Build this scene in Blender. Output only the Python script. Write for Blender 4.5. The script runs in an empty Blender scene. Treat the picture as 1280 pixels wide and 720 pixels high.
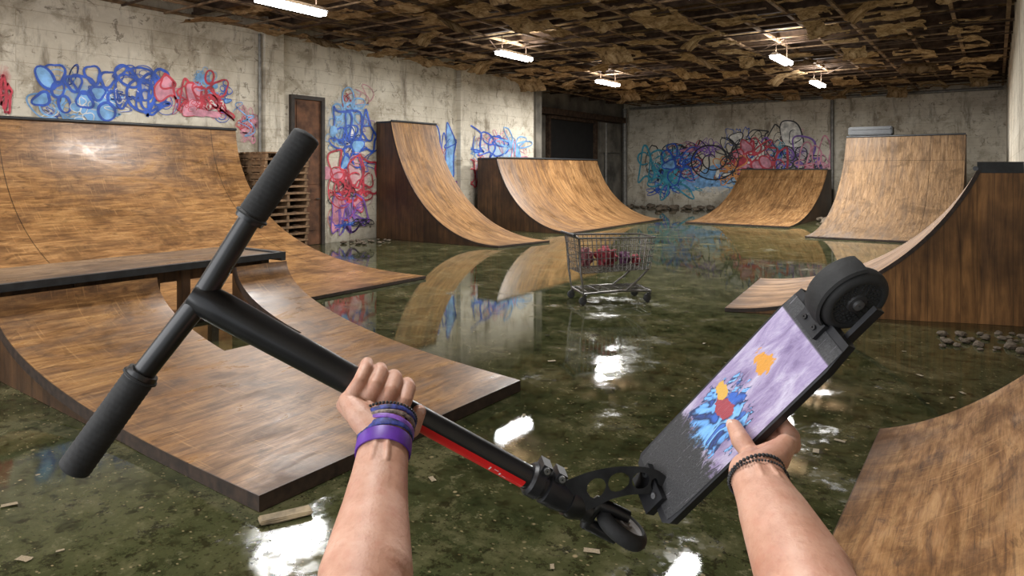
import bpy, bmesh, math, random
from mathutils import Vector, Matrix, noise as mnoise
random.seed(7)
PI=math.pi
scene=bpy.context.scene; col=scene.collection
V=Vector
H=1.8; FP=853.0
YAW=math.atan(605/853)
F=V((-math.sin(YAW),math.cos(YAW),0)); R=V((math.cos(YAW),math.sin(YAW),0)); Z=V((0,0,1))
def C(px,py,D): return F*D+R*((px-640)/FP*D)+Z*(H-(py-212)/FP*D)
XW=-13.35; YF=31.0; CE=5.2; XR=.31
# ------------------------------------------------------------------ nodes
class NT:
    def __init__(s,name):
        s.m=bpy.data.materials.new(name); s.m.use_nodes=True; s.t=s.m.node_tree
        s.b=s.t.nodes['Principled BSDF']
    def put(s,sock,v):
        if isinstance(v,bpy.types.NodeSocket): s.t.links.new(v,sock)
        elif v is not None:
            if sock.type=='RGBA' and len(v)==3: v=(*v,1)
            sock.default_value=v
    def n(s,typ,**k):
        nd=s.t.nodes.new(typ)
        for a,v in k.items(): setattr(nd,a,v)
        return nd
    def coord(s,which='Object'): return s.n('ShaderNodeTexCoord').outputs[which]
    def scale(s,vec,sc,loc=(0,0,0)):
        m=s.n('ShaderNodeMapping'); s.put(m.inputs[0],vec); m.inputs['Scale'].default_value=sc; m.inputs['Location'].default_value=loc; return m.outputs[0]
    def noise(s,vec,sc,det=4,ro=.55,dist=0):
        m=s.n('ShaderNodeTexNoise'); s.put(m.inputs['Vector'],vec); m.inputs['Scale'].default_value=sc
        m.inputs['Detail'].default_value=det; m.inputs['Roughness'].default_value=ro; m.inputs['Distortion'].default_value=dist
        return m.outputs[0]
    def vor(s,vec,sc,out='Distance',rand=1):
        m=s.n('ShaderNodeTexVoronoi'); s.put(m.inputs['Vector'],vec); m.inputs['Scale'].default_value=sc; m.inputs['Randomness'].default_value=rand
        return m.outputs[out]
    def ramp(s,fac,stops,interp='LINEAR'):
        m=s.n('ShaderNodeValToRGB'); s.put(m.inputs[0],fac); cr=m.color_ramp; cr.interpolation=interp
        while len(cr.elements)<len(stops): cr.elements.new(.5)
        for e,(p,c) in zip(cr.elements,stops):
            e.position=p
            if not hasattr(c,'__len__'): c=(c,c,c)
            e.color=(*c,1)
        return m.outputs[0]
    def mix(s,f,a,b,blend='MIX'):
        m=s.n('ShaderNodeMix',data_type='RGBA',blend_type=blend); s.put(m.inputs[0],f); s.put(m.inputs[6],a); s.put(m.inputs[7],b); return m.outputs[2]
    def math(s,op,a,b=None,c=None,clamp=False):
        m=s.n('ShaderNodeMath',operation=op,use_clamp=clamp); s.put(m.inputs[0],a); s.put(m.inputs[1],b)
        if c is not None: s.put(m.inputs[2],c)
        return m.outputs[0]
    def sep(s,v):
        m=s.n('ShaderNodeSeparateXYZ'); s.put(m.inputs[0],v); return m.outputs
    def comb(s,x,y,z):
        m=s.n('ShaderNodeCombineXYZ')
        for i,q in enumerate((x,y,z)): s.put(m.inputs[i],q)
        return m.outputs[0]
    def bump(s,h,st=.2,d=.02):
        m=s.n('ShaderNodeBump'); s.put(m.inputs['Height'],h); m.inputs['Strength'].default_value=st; m.inputs['Distance'].default_value=d
        s.put(s.b.inputs['Normal'],m.outputs[0])
    def set(s,**k):
        nm={'color':'Base Color','rough':'Roughness','metal':'Metallic','spec':'Specular IOR Level','coat':'Coat Weight','coatr':'Coat Roughness','em':'Emission Color','ems':'Emission Strength','sss':'Subsurface Weight','alpha':'Alpha'}
        for a,v in k.items(): s.put(s.b.inputs[nm[a]],v)
        return s.m
def simple(name,c,rough=.5,metal=0,var=.25,sc=20,bump=0,coat=0,spec=None):
    t=NT(name); v=t.coord(); nz=t.noise(v,sc,5)
    lo=tuple(x*(1-var) for x in c); hi=tuple(min(1,x*(1+var)) for x in c)
    t.set(color=t.ramp(nz,[(.3,lo),(.7,hi)]),rough=rough,metal=metal,coat=coat)
    if spec is not None: t.set(spec=spec)
    if bump: t.bump(nz,bump,.01)
    return t.m
# ------------------------------------------------------------------ mesh helpers
def rootloc(p):
    l=V((0,0,0))
    while p is not None: l=l+V(p.location); p=p.parent
    return l
def obj(name,bm,mat,parent=None,smooth=False,world=True,loc=None,angle=None):
    me=bpy.data.meshes.new(name)
    bmesh.ops.recalc_face_normals(bm,faces=bm.faces[:])
    if parent is not None and world: bmesh.ops.translate(bm,vec=-rootloc(parent),verts=bm.verts[:])
    if parent is None and loc is not None and world: bmesh.ops.translate(bm,vec=-V(loc),verts=bm.verts[:])
    bm.to_mesh(me); bm.free()
    for m in (mat if isinstance(mat,(list,tuple)) else [mat]): me.materials.append(m)
    if smooth:
        for p in me.polygons: p.use_smooth=True
        if angle:
            try: me.set_sharp_from_angle(angle=angle)
            except Exception: pass
    o=bpy.data.objects.new(name,me); col.objects.link(o)
    if parent is not None: o.parent=parent
    elif loc is not None: o.location=loc
    return o
def tag(o,label=None,cat=None,group=None,kind=None):
    if label: o['label']=label
    if cat: o['category']=cat
    if group: o['group']=group
    if kind: o['kind']=kind
    return o
def empty(name,loc,label=None,cat=None,group=None):
    o=bpy.data.objects.new(name,None); col.objects.link(o); o.location=loc; o.empty_display_size=.1
    return tag(o,label,cat,group)
def dup(root,loc,rot=None,scale=None,label=None):
    def rec(o,par):
        c=o.copy(); col.objects.link(c)
        if par is not None: c.parent=par
        for ch in o.children: rec(ch,c)
        return c
    r=rec(root,None); r.location=loc
    if rot is not None: r.rotation_euler=rot
    if scale is not None: r.scale=scale
    if label: r['label']=label
    return r
def hexa(bm,p):
    v=[bm.verts.new(q) for q in p]
    for f in ((0,1,2,3),(4,5,6,7),(0,1,5,4),(1,2,6,5),(2,3,7,6),(3,0,4,7)): bm.faces.new([v[i] for i in f])
    return v
def box(bm,c,s,M=None):
    c=V(c); p=[]
    for dz in (-1,1):
        for dx,dy in ((-1,-1),(1,-1),(1,1),(-1,1)):
            q=V((dx*s[0]/2,dy*s[1]/2,dz*s[2]/2))
            if M is not None: q=M@q
            p.append(c+q)
    return hexa(bm,p)
def bbox(bm,x0,x1,y0,y1,z0,z1): box(bm,((x0+x1)/2,(y0+y1)/2,(z0+z1)/2),(x1-x0,y1-y0,z1-z0))
def frame_box(bm,o,ax,ay,az,rx,ry,rz):
    p=[]
    for z in rz:
        for x,y in ((rx[0],ry[0]),(rx[1],ry[0]),(rx[1],ry[1]),(rx[0],ry[1])): p.append(o+ax*x+ay*y+az*z)
    hexa(bm,p)
def tube(bm,pts,r,seg=10,cap=True,closed=False,flat=None):
    pts=[V(p) for p in pts]; n=len(pts)
    rs=r if isinstance(r,(list,tuple)) else [r]*n
    def tan(i):
        if closed: d=pts[(i+1)%n]-pts[i-1]
        else: d=pts[min(i+1,n-1)]-pts[max(i-1,0)]
        return d.normalized() if d.length>1e-9 else V((0,0,1))
    t0=tan(0); u=t0.orthogonal().normalized()
    if flat is not None:
        u=(flat[0]-t0*flat[0].dot(t0)).normalized()
    rings=[]
    for i in range(n):
        t=tan(i); u=(u-t*u.dot(t)).normalized(); w=t.cross(u)
        fl=flat[1] if flat is not None else 1
        rings.append([bm.verts.new(pts[i]+(u*math.cos(2*PI*k/seg)+w*math.sin(2*PI*k/seg)*fl)*rs[i]) for k in range(seg)])
    for i in range(n if closed else n-1):
        a,b=rings[i],rings[(i+1)%n]
        for k in range(seg): bm.faces.new((a[k],a[(k+1)%seg],b[(k+1)%seg],b[k]))
    if cap and not closed: bm.faces.new(rings[0][::-1]); bm.faces.new(rings[-1])
def capsule(bm,a,b,ra,rb,seg=18):
    a=V(a); b=V(b); d=(b-a)
    d=d.normalized() if d.length>1e-6 else V((0,0,1))
    P=[];Q=[]
    for k in range(1,6): th=k/6*PI/2; P.append(a-d*ra*math.cos(th)); Q.append(ra*math.sin(th))
    P+=[a,b]; Q+=[ra,rb]
    for k in range(5,0,-1): th=k/6*PI/2; P.append(b+d*rb*math.cos(th)); Q.append(rb*math.sin(th))
    tube(bm,P,Q,seg)
def chain(bm,pts,rs,seg=18):
    for i in range(len(pts)-1): capsule(bm,pts[i],pts[i+1],rs[i],rs[i+1],seg)
def lathe(bm,c,axis,prof,seg=24,closed=True):
    axis=axis.normalized(); u=axis.orthogonal().normalized(); w=axis.cross(u); c=V(c)
    rings=[[bm.verts.new(c+axis*h+(u*math.cos(2*PI*k/seg)+w*math.sin(2*PI*k/seg))*r) for k in range(seg)] for r,h in prof]
    n=len(rings)
    for i in range(n if closed else n-1):
        a,b=rings[i],rings[(i+1)%n]
        for k in range(seg): bm.faces.new((a[k],a[(k+1)%seg],b[(k+1)%seg],b[k]))
def ell(bm,c,ax,ay,az,rx,ry,rz,sub=2):
    M=Matrix((( *(ax*rx),),( *(ay*ry),),( *(az*rz),))).transposed().to_4x4(); M.translation=c
    bmesh.ops.create_icosphere(bm,subdivisions=sub,radius=1,matrix=M)
B=bmesh.new
# ------------------------------------------------------------------ materials
def ply(name,dark,mid,light,vert=True,rough=.30,seam=True,sheet=(2.44,6.0),spec=.45,stain=.7):
    t=NT(name); uv=t.coord('UV')
    g=t.noise(t.scale(uv,(13,.9,1) if vert else (1.3,11,1)),1.6,9,.72,.7)
    wide=t.noise(t.scale(uv,(3.2,.35,1) if vert else (.9,2.2,1),(3,5,0)),1.4,8,.68,.6)
    big=t.noise(uv,1.0,9,.72,.5); mid_=t.noise(t.scale(uv,(3.4,.9,1) if vert else (1.4,2.6,1)),2.6,9,.75,.6)
    fine=t.noise(t.scale(uv,(70,2.5,1) if vert else (2.5,70,1)),1.5,4,.65)
    c=t.ramp(g,[(.30,dark),(.48,mid),(.70,light)])
    c=t.mix(t.ramp(wide,[(.36,stain),(.53,0)]),c,tuple(x*1.1 for x in dark))
    c=t.mix(t.ramp(wide,[(.54,0),(.72,.55)]),c,light)
    c=t.mix(t.ramp(mid_,[(.54,0),(.66,stain)]),c,tuple(x*.7 for x in dark))
    c=t.mix(t.ramp(big,[(.38,stain*.8),(.48,0)]),c,tuple(x*.8 for x in dark))
    c=t.mix(t.math('MULTIPLY',t.ramp(fine,[(.52,0),(.72,1)]),.6),c,tuple(x*.35 for x in dark))
    c=t.mix(t.math('MULTIPLY',t.ramp(t.noise(t.scale(uv,(40,1.6,1),(4,7,0)),1.2,3,.6),[(.60,0),(.72,1)]),.38),c,tuple(min(1,x*1.35) for x in light))
    if seam:
        br=t.n('ShaderNodeTexBrick'); t.put(br.inputs['Vector'],uv); br.inputs['Scale'].default_value=1; br.offset=0
        br.inputs['Brick Width'].default_value=sheet[0]; br.inputs['Row Height'].default_value=sheet[1]; br.inputs['Mortar Size'].default_value=.007
        br.inputs['Color1'].default_value=(1,1,1,1); br.inputs['Color2'].default_value=(.86,.85,.83,1); br.inputs['Mortar'].default_value=(.15,.15,.15,1)
        c=t.mix(.85,c,br.outputs['Color'],'MULTIPLY')
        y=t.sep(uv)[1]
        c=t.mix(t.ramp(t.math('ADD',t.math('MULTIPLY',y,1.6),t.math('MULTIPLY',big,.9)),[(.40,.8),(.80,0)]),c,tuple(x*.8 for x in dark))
    t.set(color=c,rough=t.ramp(wide,[(.35,rough+.20),(.62,rough-.04)]),spec=spec)
    t.bump(g,.16,.01)
    return t.m
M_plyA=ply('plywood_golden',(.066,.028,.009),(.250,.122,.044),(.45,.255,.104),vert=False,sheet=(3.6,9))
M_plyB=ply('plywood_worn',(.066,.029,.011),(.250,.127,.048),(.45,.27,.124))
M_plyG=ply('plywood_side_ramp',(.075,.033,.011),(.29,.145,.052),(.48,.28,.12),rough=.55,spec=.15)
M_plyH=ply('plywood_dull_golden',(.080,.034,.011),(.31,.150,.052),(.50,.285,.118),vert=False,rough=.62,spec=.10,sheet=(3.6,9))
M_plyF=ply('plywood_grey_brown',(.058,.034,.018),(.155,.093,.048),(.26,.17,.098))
def sidewood(name,d,l):
    t=NT(name); v=t.coord(); g=t.noise(t.scale(v,(9,9,.8)),1.5,8,.65,.5); big=t.noise(v,1.2,4)
    c=t.ramp(g,[(.3,d),(.7,l)]); c=t.mix(t.ramp(big,[(.4,.7),(.65,0)]),c,tuple(x*.5 for x in d))
    x=t.sep(v); pl=t.math('FRACT',t.math('MULTIPLY',t.math('ADD',x[0],x[1]),4.5))
    c=t.mix(t.ramp(pl,[(0,.8),(.05,0)]),c,tuple(q*.3 for q in d))
    t.set(color=c,rough=.5); t.bump(g,.2,.01); return t.m
M_side=sidewood('side_plywood',(.026,.012,.005),(.13,.060,.022))
M_sideG=sidewood('side_plywood_warm',(.065,.028,.009),(.40,.19,.063))
M_trim=simple('black_trim',(.020,.022,.024),.45,0,.4,12)
M_edge=simple('dark_laminate_edge',(.028,.016,.010),.6,0,.6,18)
M_steel=simple('dark_steel',(.10,.10,.10),.4,.8,.4,20)
M_deck=ply('deck_plywood',(.06,.038,.022),(.18,.115,.068),(.32,.225,.14),vert=False,seam=False)

def wallmat(name,axis,haze):
    t=NT(name); v=t.coord(); x=t.sep(v); u=x[axis]; z=x[2]
    uz=t.comb(u,z,0)
    br=t.n('ShaderNodeTexBrick'); t.put(br.inputs['Vector'],uz); br.inputs['Scale'].default_value=1
    br.inputs['Brick Width'].default_value=9; br.inputs['Row Height'].default_value=.30; br.inputs['Mortar Size'].default_value=.007; br.inputs['Mortar Smooth'].default_value=.5
    br.inputs['Color1'].default_value=(1,1,1,1); br.inputs['Color2'].default_value=(.95,.94,.92,1); br.inputs['Mortar'].default_value=(.66,.62,.56,1)
    big=t.noise(uz,.55,9,.70,.3); med=t.noise(uz,1.7,9,.74,.4)
    st=t.noise(t.comb(t.math('MULTIPLY',u,2.0),t.math('MULTIPLY',z,.34),0),1.3,8,.70)
    c=t.ramp(big,[(.30,(.27,.225,.16)),(.46,(.56,.505,.405)),(.66,(.74,.685,.575))])
    c=t.mix(.8,c,br.outputs['Color'],'MULTIPLY')
    c=t.mix(t.ramp(med,[(.52,0),(.61,.7)]),c,(.31,.26,.185))
    c=t.mix(t.ramp(st,[(.54,0),(.66,.75)]),c,(.16,.125,.085))
    c=t.mix(t.ramp(t.noise(uz,6,6,.7),[(.6,0),(.7,.6)]),c,(.76,.72,.63))
    c=t.mix(t.ramp(t.noise(uz,3.4,8,.75,1.2),[(.585,0),(.61,.75)]),c,(.19,.155,.11))
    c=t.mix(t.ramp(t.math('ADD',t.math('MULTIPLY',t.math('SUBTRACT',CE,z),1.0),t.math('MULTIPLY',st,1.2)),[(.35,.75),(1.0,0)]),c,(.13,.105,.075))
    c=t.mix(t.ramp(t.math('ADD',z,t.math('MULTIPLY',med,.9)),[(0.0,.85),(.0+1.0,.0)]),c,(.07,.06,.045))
    for i,(u0,z0,ru,rz,cc,th) in enumerate(haze):
        du=t.math('DIVIDE',t.math('SUBTRACT',u,u0),ru); dz=t.math('DIVIDE',t.math('SUBTRACT',z,z0),rz)
        d=t.math('SQRT',t.math('ADD',t.math('MULTIPLY',du,du),t.math('MULTIPLY',dz,dz)))
        nz=t.noise(t.scale(uz,(1,1,1),(i*3.7,i*1.3,0)),3.2,6,.7,1.0)
        m=t.math('SUBTRACT',t.math('ADD',t.math('MULTIPLY',nz,1.7),th),d)
        c=t.mix(t.ramp(m,[(.0,0),(.45,.75)]),c,cc)
    t.set(color=c,rough=.85); t.bump(t.math('ADD',med,t.math('MULTIPLY',br.outputs['Fac'],-.4)),.35,.02)
    return t.m
def WL(px,py,x=XW):
    a=(px-640)/FP; D=x/(-math.sin(YAW)+math.cos(YAW)*a); return D*(math.cos(YAW)+math.sin(YAW)*a), H-(py-212)/FP*D, D
def WF(px,py,y=YF):
    a=(px-640)/FP; D=y/(math.cos(YAW)+math.sin(YAW)*a); return D*(-math.sin(YAW)+math.cos(YAW)*a), H-(py-212)/FP*D, D
def hz(fn,px,py,rx,ry,c,th=-.1):
    u,z,D=fn(px,py); u0=fn(px-rx,py)[0]; u1=fn(px+rx,py)[0]
    return (u,z,abs(u1-u0)/2,ry*D/FP,c,th)
BL=(.05,.14,.50); LB=(.20,.38,.60); RD=(.46,.08,.10); PK=(.56,.26,.32); TE=(.09,.34,.43); PU=(.26,.17,.40)
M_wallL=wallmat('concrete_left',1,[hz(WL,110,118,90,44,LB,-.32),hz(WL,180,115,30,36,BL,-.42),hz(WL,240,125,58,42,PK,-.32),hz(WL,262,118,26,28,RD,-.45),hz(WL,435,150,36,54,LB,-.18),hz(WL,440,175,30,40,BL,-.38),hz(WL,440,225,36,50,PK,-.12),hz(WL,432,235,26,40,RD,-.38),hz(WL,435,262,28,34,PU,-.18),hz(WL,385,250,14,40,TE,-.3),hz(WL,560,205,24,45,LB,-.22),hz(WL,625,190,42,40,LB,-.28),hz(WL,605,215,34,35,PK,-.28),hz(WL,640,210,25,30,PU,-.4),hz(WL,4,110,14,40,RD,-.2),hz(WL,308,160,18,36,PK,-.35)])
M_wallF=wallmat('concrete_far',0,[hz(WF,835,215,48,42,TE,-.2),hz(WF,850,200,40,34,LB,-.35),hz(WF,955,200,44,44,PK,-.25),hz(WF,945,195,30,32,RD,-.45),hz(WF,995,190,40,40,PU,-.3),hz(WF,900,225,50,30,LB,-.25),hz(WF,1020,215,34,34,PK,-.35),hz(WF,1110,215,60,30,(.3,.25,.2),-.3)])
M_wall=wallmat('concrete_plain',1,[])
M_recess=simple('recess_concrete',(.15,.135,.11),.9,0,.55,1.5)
M_black=simple('painted_void_shade',(.012,.011,.010),.9,0,.3,3)  # black colour standing in for the shade inside the recess doorway
# floor
t=NT('flooded_floor'); v=t.coord()
big=t.noise(v,.42,8,.66,.2); med=t.noise(v,1.9,10,.76,.15); fine=t.noise(v,8,9,.78,.1)
c=t.ramp(big,[(.3,(.014,.0185,.007)),(.5,(.042,.047,.019)),(.72,(.086,.084,.038))])
c=t.mix(t.ramp(med,[(.50,0),(.60,.75)]),c,(.110,.100,.050))
c=t.mix(t.ramp(med,[(.36,.85),(.46,0)]),c,(.011,.016,.006))
c=t.mix(t.ramp(fine,[(.52,0),(.59,.85)]),c,(.012,.012,.005))
c=t.mix(t.ramp(fine,[(.33,.75),(.42,0)]),c,(.165,.150,.085))
fl=t.vor(v,7); flm=t.math('MULTIPLY',t.ramp(fl,[(.06,1),(.11,0)]),t.ramp(t.noise(v,1.1,3),[(.46,0),(.52,1)]))
c=t.mix(flm,c,(.27,.21,.12))
f2=t.vor(t.scale(v,(1,1.6,1),(3,1,0)),16); c=t.mix(t.math('MULTIPLY',t.ramp(f2,[(.09,1),(.17,0)]),t.ramp(t.noise(v,1.4,3),[(.38,0),(.48,.9)])),c,(.22,.175,.095))
f3=t.vor(t.scale(v,(1.5,1,1),(7,2,0)),24); c=t.mix(t.math('MULTIPLY',t.ramp(f3,[(.10,1),(.2,0)]),t.ramp(t.noise(v,2.1,3),[(.45,0),(.55,.9)])),c,(.012,.010,.005))
wet=t.math('ADD',t.math('ADD',t.math('MULTIPLY',big,.45),t.math('MULTIPLY',med,.4)),t.math('MULTIPLY',fine,.15))
rr=t.ramp(wet,[(.49,.010),(.54,.08),(.59,.34),(.68,.5)])
t.set(color=c,rough=rr,spec=t.ramp(wet,[(.49,.42),(.58,.25)]))
t.bump(t.math('ADD',t.math('MULTIPLY',t.noise(v,3.0,2,.5),.06),t.math('MULTIPLY',fine,.22)),.024,.02)
M_floor=t.m
# ceiling
t=NT('decayed_ceiling'); v=t.coord(); a=t.noise(v,1.0,9,.72,.9); b=t.noise(v,5,6,.7,.5)
c=t.ramp(a,[(.34,(.03,.022,.015)),(.43,(.14,.088,.046)),(.52,(.33,.22,.115)),(.66,(.50,.38,.235))])
c=t.mix(t.ramp(b,[(.50,0),(.64,.8)]),c,(.05,.034,.021))
t.set(color=c,rough=1,spec=.05); t.bump(b,.8,.08); M_ceil=t.m
t=NT('insulation'); v=t.coord(); a=t.noise(v,3.5,9,.75,.7)
t.set(color=t.ramp(a,[(.34,(.055,.034,.018)),(.48,(.25,.165,.082)),(.60,(.40,.29,.165)),(.74,(.56,.46,.32))]),rough=1,spec=.05); t.bump(a,.9,.06); M_ins=t.m
M_joist=simple('rusted_joist',(.060,.038,.025),.8,.0,.6,6,spec=.2)
M_batten=simple('pale_batten',(.19,.125,.072),.85,0,.6,6,spec=.2)
M_rust=simple('rusty_door',(.115,.050,.024),.8,.1,.6,4,.3)
M_frame=simple('dark_door_frame',(.035,.026,.02),.7,0,.4,8)
M_pipe=simple('pipe_grey',(.20,.19,.17),.5,.3,.35,9)
M_pallet=simple('pallet_wood',(.15,.085,.040),.8,0,.5,9,.2)
M_rock=simple('concrete_rubble',(.12,.092,.064),.9,0,.5,5,.4)
M_scrap=simple('pale_scrap',(.24,.185,.11),.7,0,.5,15)
t=NT('lamp_tube'); t.set(color=(1,1,1),em=(.97,.99,1),ems=t.math('ADD',18,t.math('MULTIPLY',t.noise(t.coord(),2,1),.5))); M_tube=t.m
M_fix=simple('lamp_housing',(.6,.6,.6),.5,0,.15,10)
# ------------------------------------------------------------------ room shell
def struct(name,boxes,mat):
    bm=B()
    for b in boxes: bbox(bm,*b)
    return tag(obj(name,bm,mat),kind='structure')
struct('floor',[(-15.4,3.4,-4,31.2,-.2,0)],M_floor)
ceil=struct('ceiling',[(-15.4,3.4,-4,31.2,CE,CE+.2)],M_ceil)
YE=20.5; XB=-15.15
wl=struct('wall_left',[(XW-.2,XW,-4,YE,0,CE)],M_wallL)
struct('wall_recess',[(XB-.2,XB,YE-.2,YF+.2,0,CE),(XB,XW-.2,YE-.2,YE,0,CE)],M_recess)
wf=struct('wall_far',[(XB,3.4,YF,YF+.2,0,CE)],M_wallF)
struct('wall_right',[(XR,XR+.2,9.95,YF,0,CE)],M_wall)
struct('wall_right_near',[(XR+.2,3.4,9.95,10.15,0,CE),(3.2,3.4,-4,9.95,0,CE)],M_wall)
for px in (338,577):
    y,_,_=WL(px,200); bm=B(); bbox(bm,XW,XW+.16,y-.24,y+.24,0,CE); tag(obj('pilaster',bm,M_wall,wl))
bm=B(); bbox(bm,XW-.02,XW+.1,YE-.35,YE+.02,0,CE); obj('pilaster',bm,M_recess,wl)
# ceiling joists and battens
y=1.0
while y<30.5:
    bm=B(); bbox(bm,XB+.02,3.1,y-.05,y+.05,CE-.26,CE-.20); bbox(bm,XB+.02,3.1,y-.012,y+.012,CE-.2,CE); obj('joist',bm,M_joist,ceil); y+=1.65
x=-14.2
while x<3:
    bm=B(); bbox(bm,x-.035,x+.035,0,30.9,CE-.31,CE-.26); obj('batten',bm,M_batten,ceil); x+=.9
for k in range(38):
    yy=.6+k*.8; bm=B(); x0=random.uniform(-14.9,-13); 
    bbox(bm,x0,random.uniform(-4,2.9),yy-.02,yy+.02,CE-.34,CE-.31); obj('ceiling_rail',bm,M_joist if k%2 else M_batten,ceil)
for k in range(60):
    p=V((random.uniform(-13,0),random.uniform(7,30),CE-.33)); d=V((random.uniform(-1.5,1.5),random.uniform(-1.5,1.5),0))
    bm=B(); tube(bm,[p,p+d*.5+V((0,0,-random.uniform(.02,.1))),p+d],.014,6); obj('hanging_rod',bm,M_joist,ceil)
# ------------------------------------------------------------------ lamps
def at(px,py,z):
    D=(z-H)*FP/(212-py); return C(px,py,D)
LP=[]
for px,py,z,lb in ((365,8,4.55,'nearest fluorescent lamp, above the large left ramp at the top edge'),(643,70,4.55,'fluorescent lamp near the left wall, second along the left row'),(760,104,4.55,'most distant fluorescent lamp of the left row, by the recess'),(977,75,4.4,'fluorescent lamp hung on wires, nearer of the two at right'),(1022,105,4.4,'fluorescent lamp hung on wires, farther of the two at right')):
    p=at(px,py,z); LP.append((p.x,p.y,z,lb))
EN=[215,275,430,400,640]
LP+=[(-4.05,10.2,4.65,'fluorescent lamp hanging just above the top of the view'),(-9.5,1.5,4.7,'added unseen fill lamp behind the view on the left'),(-2.0,1.0,4.7,'added unseen fill lamp overhead of the viewer')]  # last two are added lamps out of view, brightening the near end
EN+=[250,270,130]
def lamp(x,y,z,label,e):
    r=empty('ceiling_lamp',(x,y,z),label,'lamp')
    bm=B(); hexa(bm,[(-.13,-.67,.03),(.13,-.67,.03),(.13,.67,.03),(-.13,.67,.03),(-.05,-.6,.1),(.05,-.6,.1),(.05,.6,.1),(-.05,.6,.1)]); obj('housing',bm,M_fix,r,world=False)
    for s in (-.06,.06):
        bm=B(); tube(bm,[(s,-.65,-.01),(s,.65,-.01)],.045,10); obj('light_tube',bm,M_tube,r,world=False,smooth=True,angle=.8)
    for s in (-.5,.5):
        bm=B(); tube(bm,[(0,s,.09),(0,s,CE-.2-z)],.008,6); obj('suspension_wire',bm,M_joist,r,world=False)
    for dz,en,rot in ((-.07,e,0),(.13,min(e,400)*.20,PI)):  # downward lamp light, then an added upward fill to brighten the ceiling
        l=bpy.data.lights.new('lamp_light','AREA'); l.shape='RECTANGLE'; l.size=.22; l.size_y=1.2; l.energy=en; l.color=(1,.99,.97)
        o=bpy.data.objects.new('lamp_light',l); col.objects.link(o); o.location=(0,0,dz); o.rotation_euler=(rot,0,0); o.parent=r
    return r
for a_,e_ in zip(LP,EN): lamp(*a_,e_)
def crumple(sx,sy,amp,n=8,seed=0,flap=0.0,cut=True):
    bm=B(); g=[]
    for i in range(n+1):
        r=[]
        for j in range(n+1):
            u=(i/n-.5)*sx; v=(j/n-.5)*sy
            e=max(abs(i/n-.5),abs(j/n-.5))*2
            q=mnoise.noise_vector(V((u*6+seed,v*6,seed*.7))); q2=mnoise.noise_vector(V((u*2+seed*2,v*2,seed)))
            z=q2.z*amp+q.z*amp*.4-flap*max(0,i/n-.45)**2*3.3
            r.append(bm.verts.new((u*(1-.12*flap*2*max(0,i/n-.5))+(q.x*.05+q2.x*.08)*e*sx,v+(q.y*.06+q2.y*.10)*e*sy,z)))
        g.append(r)
    hole=random.Random(int(seed*10)); hx,hy=hole.randint(0,n-1),hole.randint(0,n-1)
    for i in range(n):
        for j in range(n):
            if cut and (i-hx)**2+(j-hy)**2<(n*.22)**2: continue
            bm.faces.new((g[i][j],g[i+1][j],g[i+1][j+1],g[i][j+1]))
    bmesh.ops.delete(bm,geom=[q for q in bm.verts if not q.link_faces],context='VERTS')
    return bm
protos=[obj('insulation_sheet',crumple(1.3,1.15,.08,14,s*3.1+.4,(.12,.05,.4,.0,.10,.2)[s]),M_ins,smooth=True,world=False) for s in range(6)]
for o in protos: tag(o,'torn brown insulation sheet sagging from the ceiling grid','insulation','torn insulation sheets hanging from the ceiling')
k=0
for ix in range(11):
    for iy in range(19):
        if random.random()>.82: continue
        x=-12.5+ix*1.2+random.uniform(-.08,.08); y=7.5+iy*1.22+random.uniform(-.08,.08)
        if any(abs(x-a[0])<.75 and abs(y-a[1])<1.2 for a in LP): continue
        s=random.uniform(.5,.86)
        lc=(x,y,CE-.41-.05*s); ro=(random.uniform(-.05,.05),random.uniform(-.05,.05),random.choice((0,PI/2,PI,-PI/2))+random.uniform(-.18,.18))
        if k<6: o=protos[k]; o.location=lc; o.rotation_euler=ro; o.scale=(s,s*random.uniform(.75,1.1),s)
        else: dup(protos[k%6],lc,ro,(s,s*random.uniform(.7,1.1),s))
        k+=1
# door on the left wall
y0=WL(361,200)[0]; y1=WL(403,200)[0]; zt=WL(380,120)[1]
d=bpy.data.objects.new('door_1',None); col.objects.link(d); d.location=(XW,(y0+y1)/2,0); tag(d,kind='structure')
bm=B(); bbox(bm,XW+.005,XW+.04,y0+.09,y1-.09,0.01,zt-.09)
for zz in (.35,1.45,2.55): bbox(bm,XW+.04,XW+.055,y0+.18,y1-.18,zz,zz+.85)
obj('door_panel',bm,M_rust,d)
bm=B(); bbox(bm,XW+.002,XW+.10,y0,y0+.09,0,zt); bbox(bm,XW+.002,XW+.10,y1-.09,y1,0,zt); bbox(bm,XW+.002,XW+.10,y0+.09,y1-.09,zt-.09,zt); obj('door_frame',bm,M_frame,d)
bm=B(); tube(bm,[(XW+.04,y1-.16,1.1),(XW+.09,y1-.16,1.1),(XW+.09,y1-.26,1.1)],.012,8); obj('door_handle',bm,M_steel,d)
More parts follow.
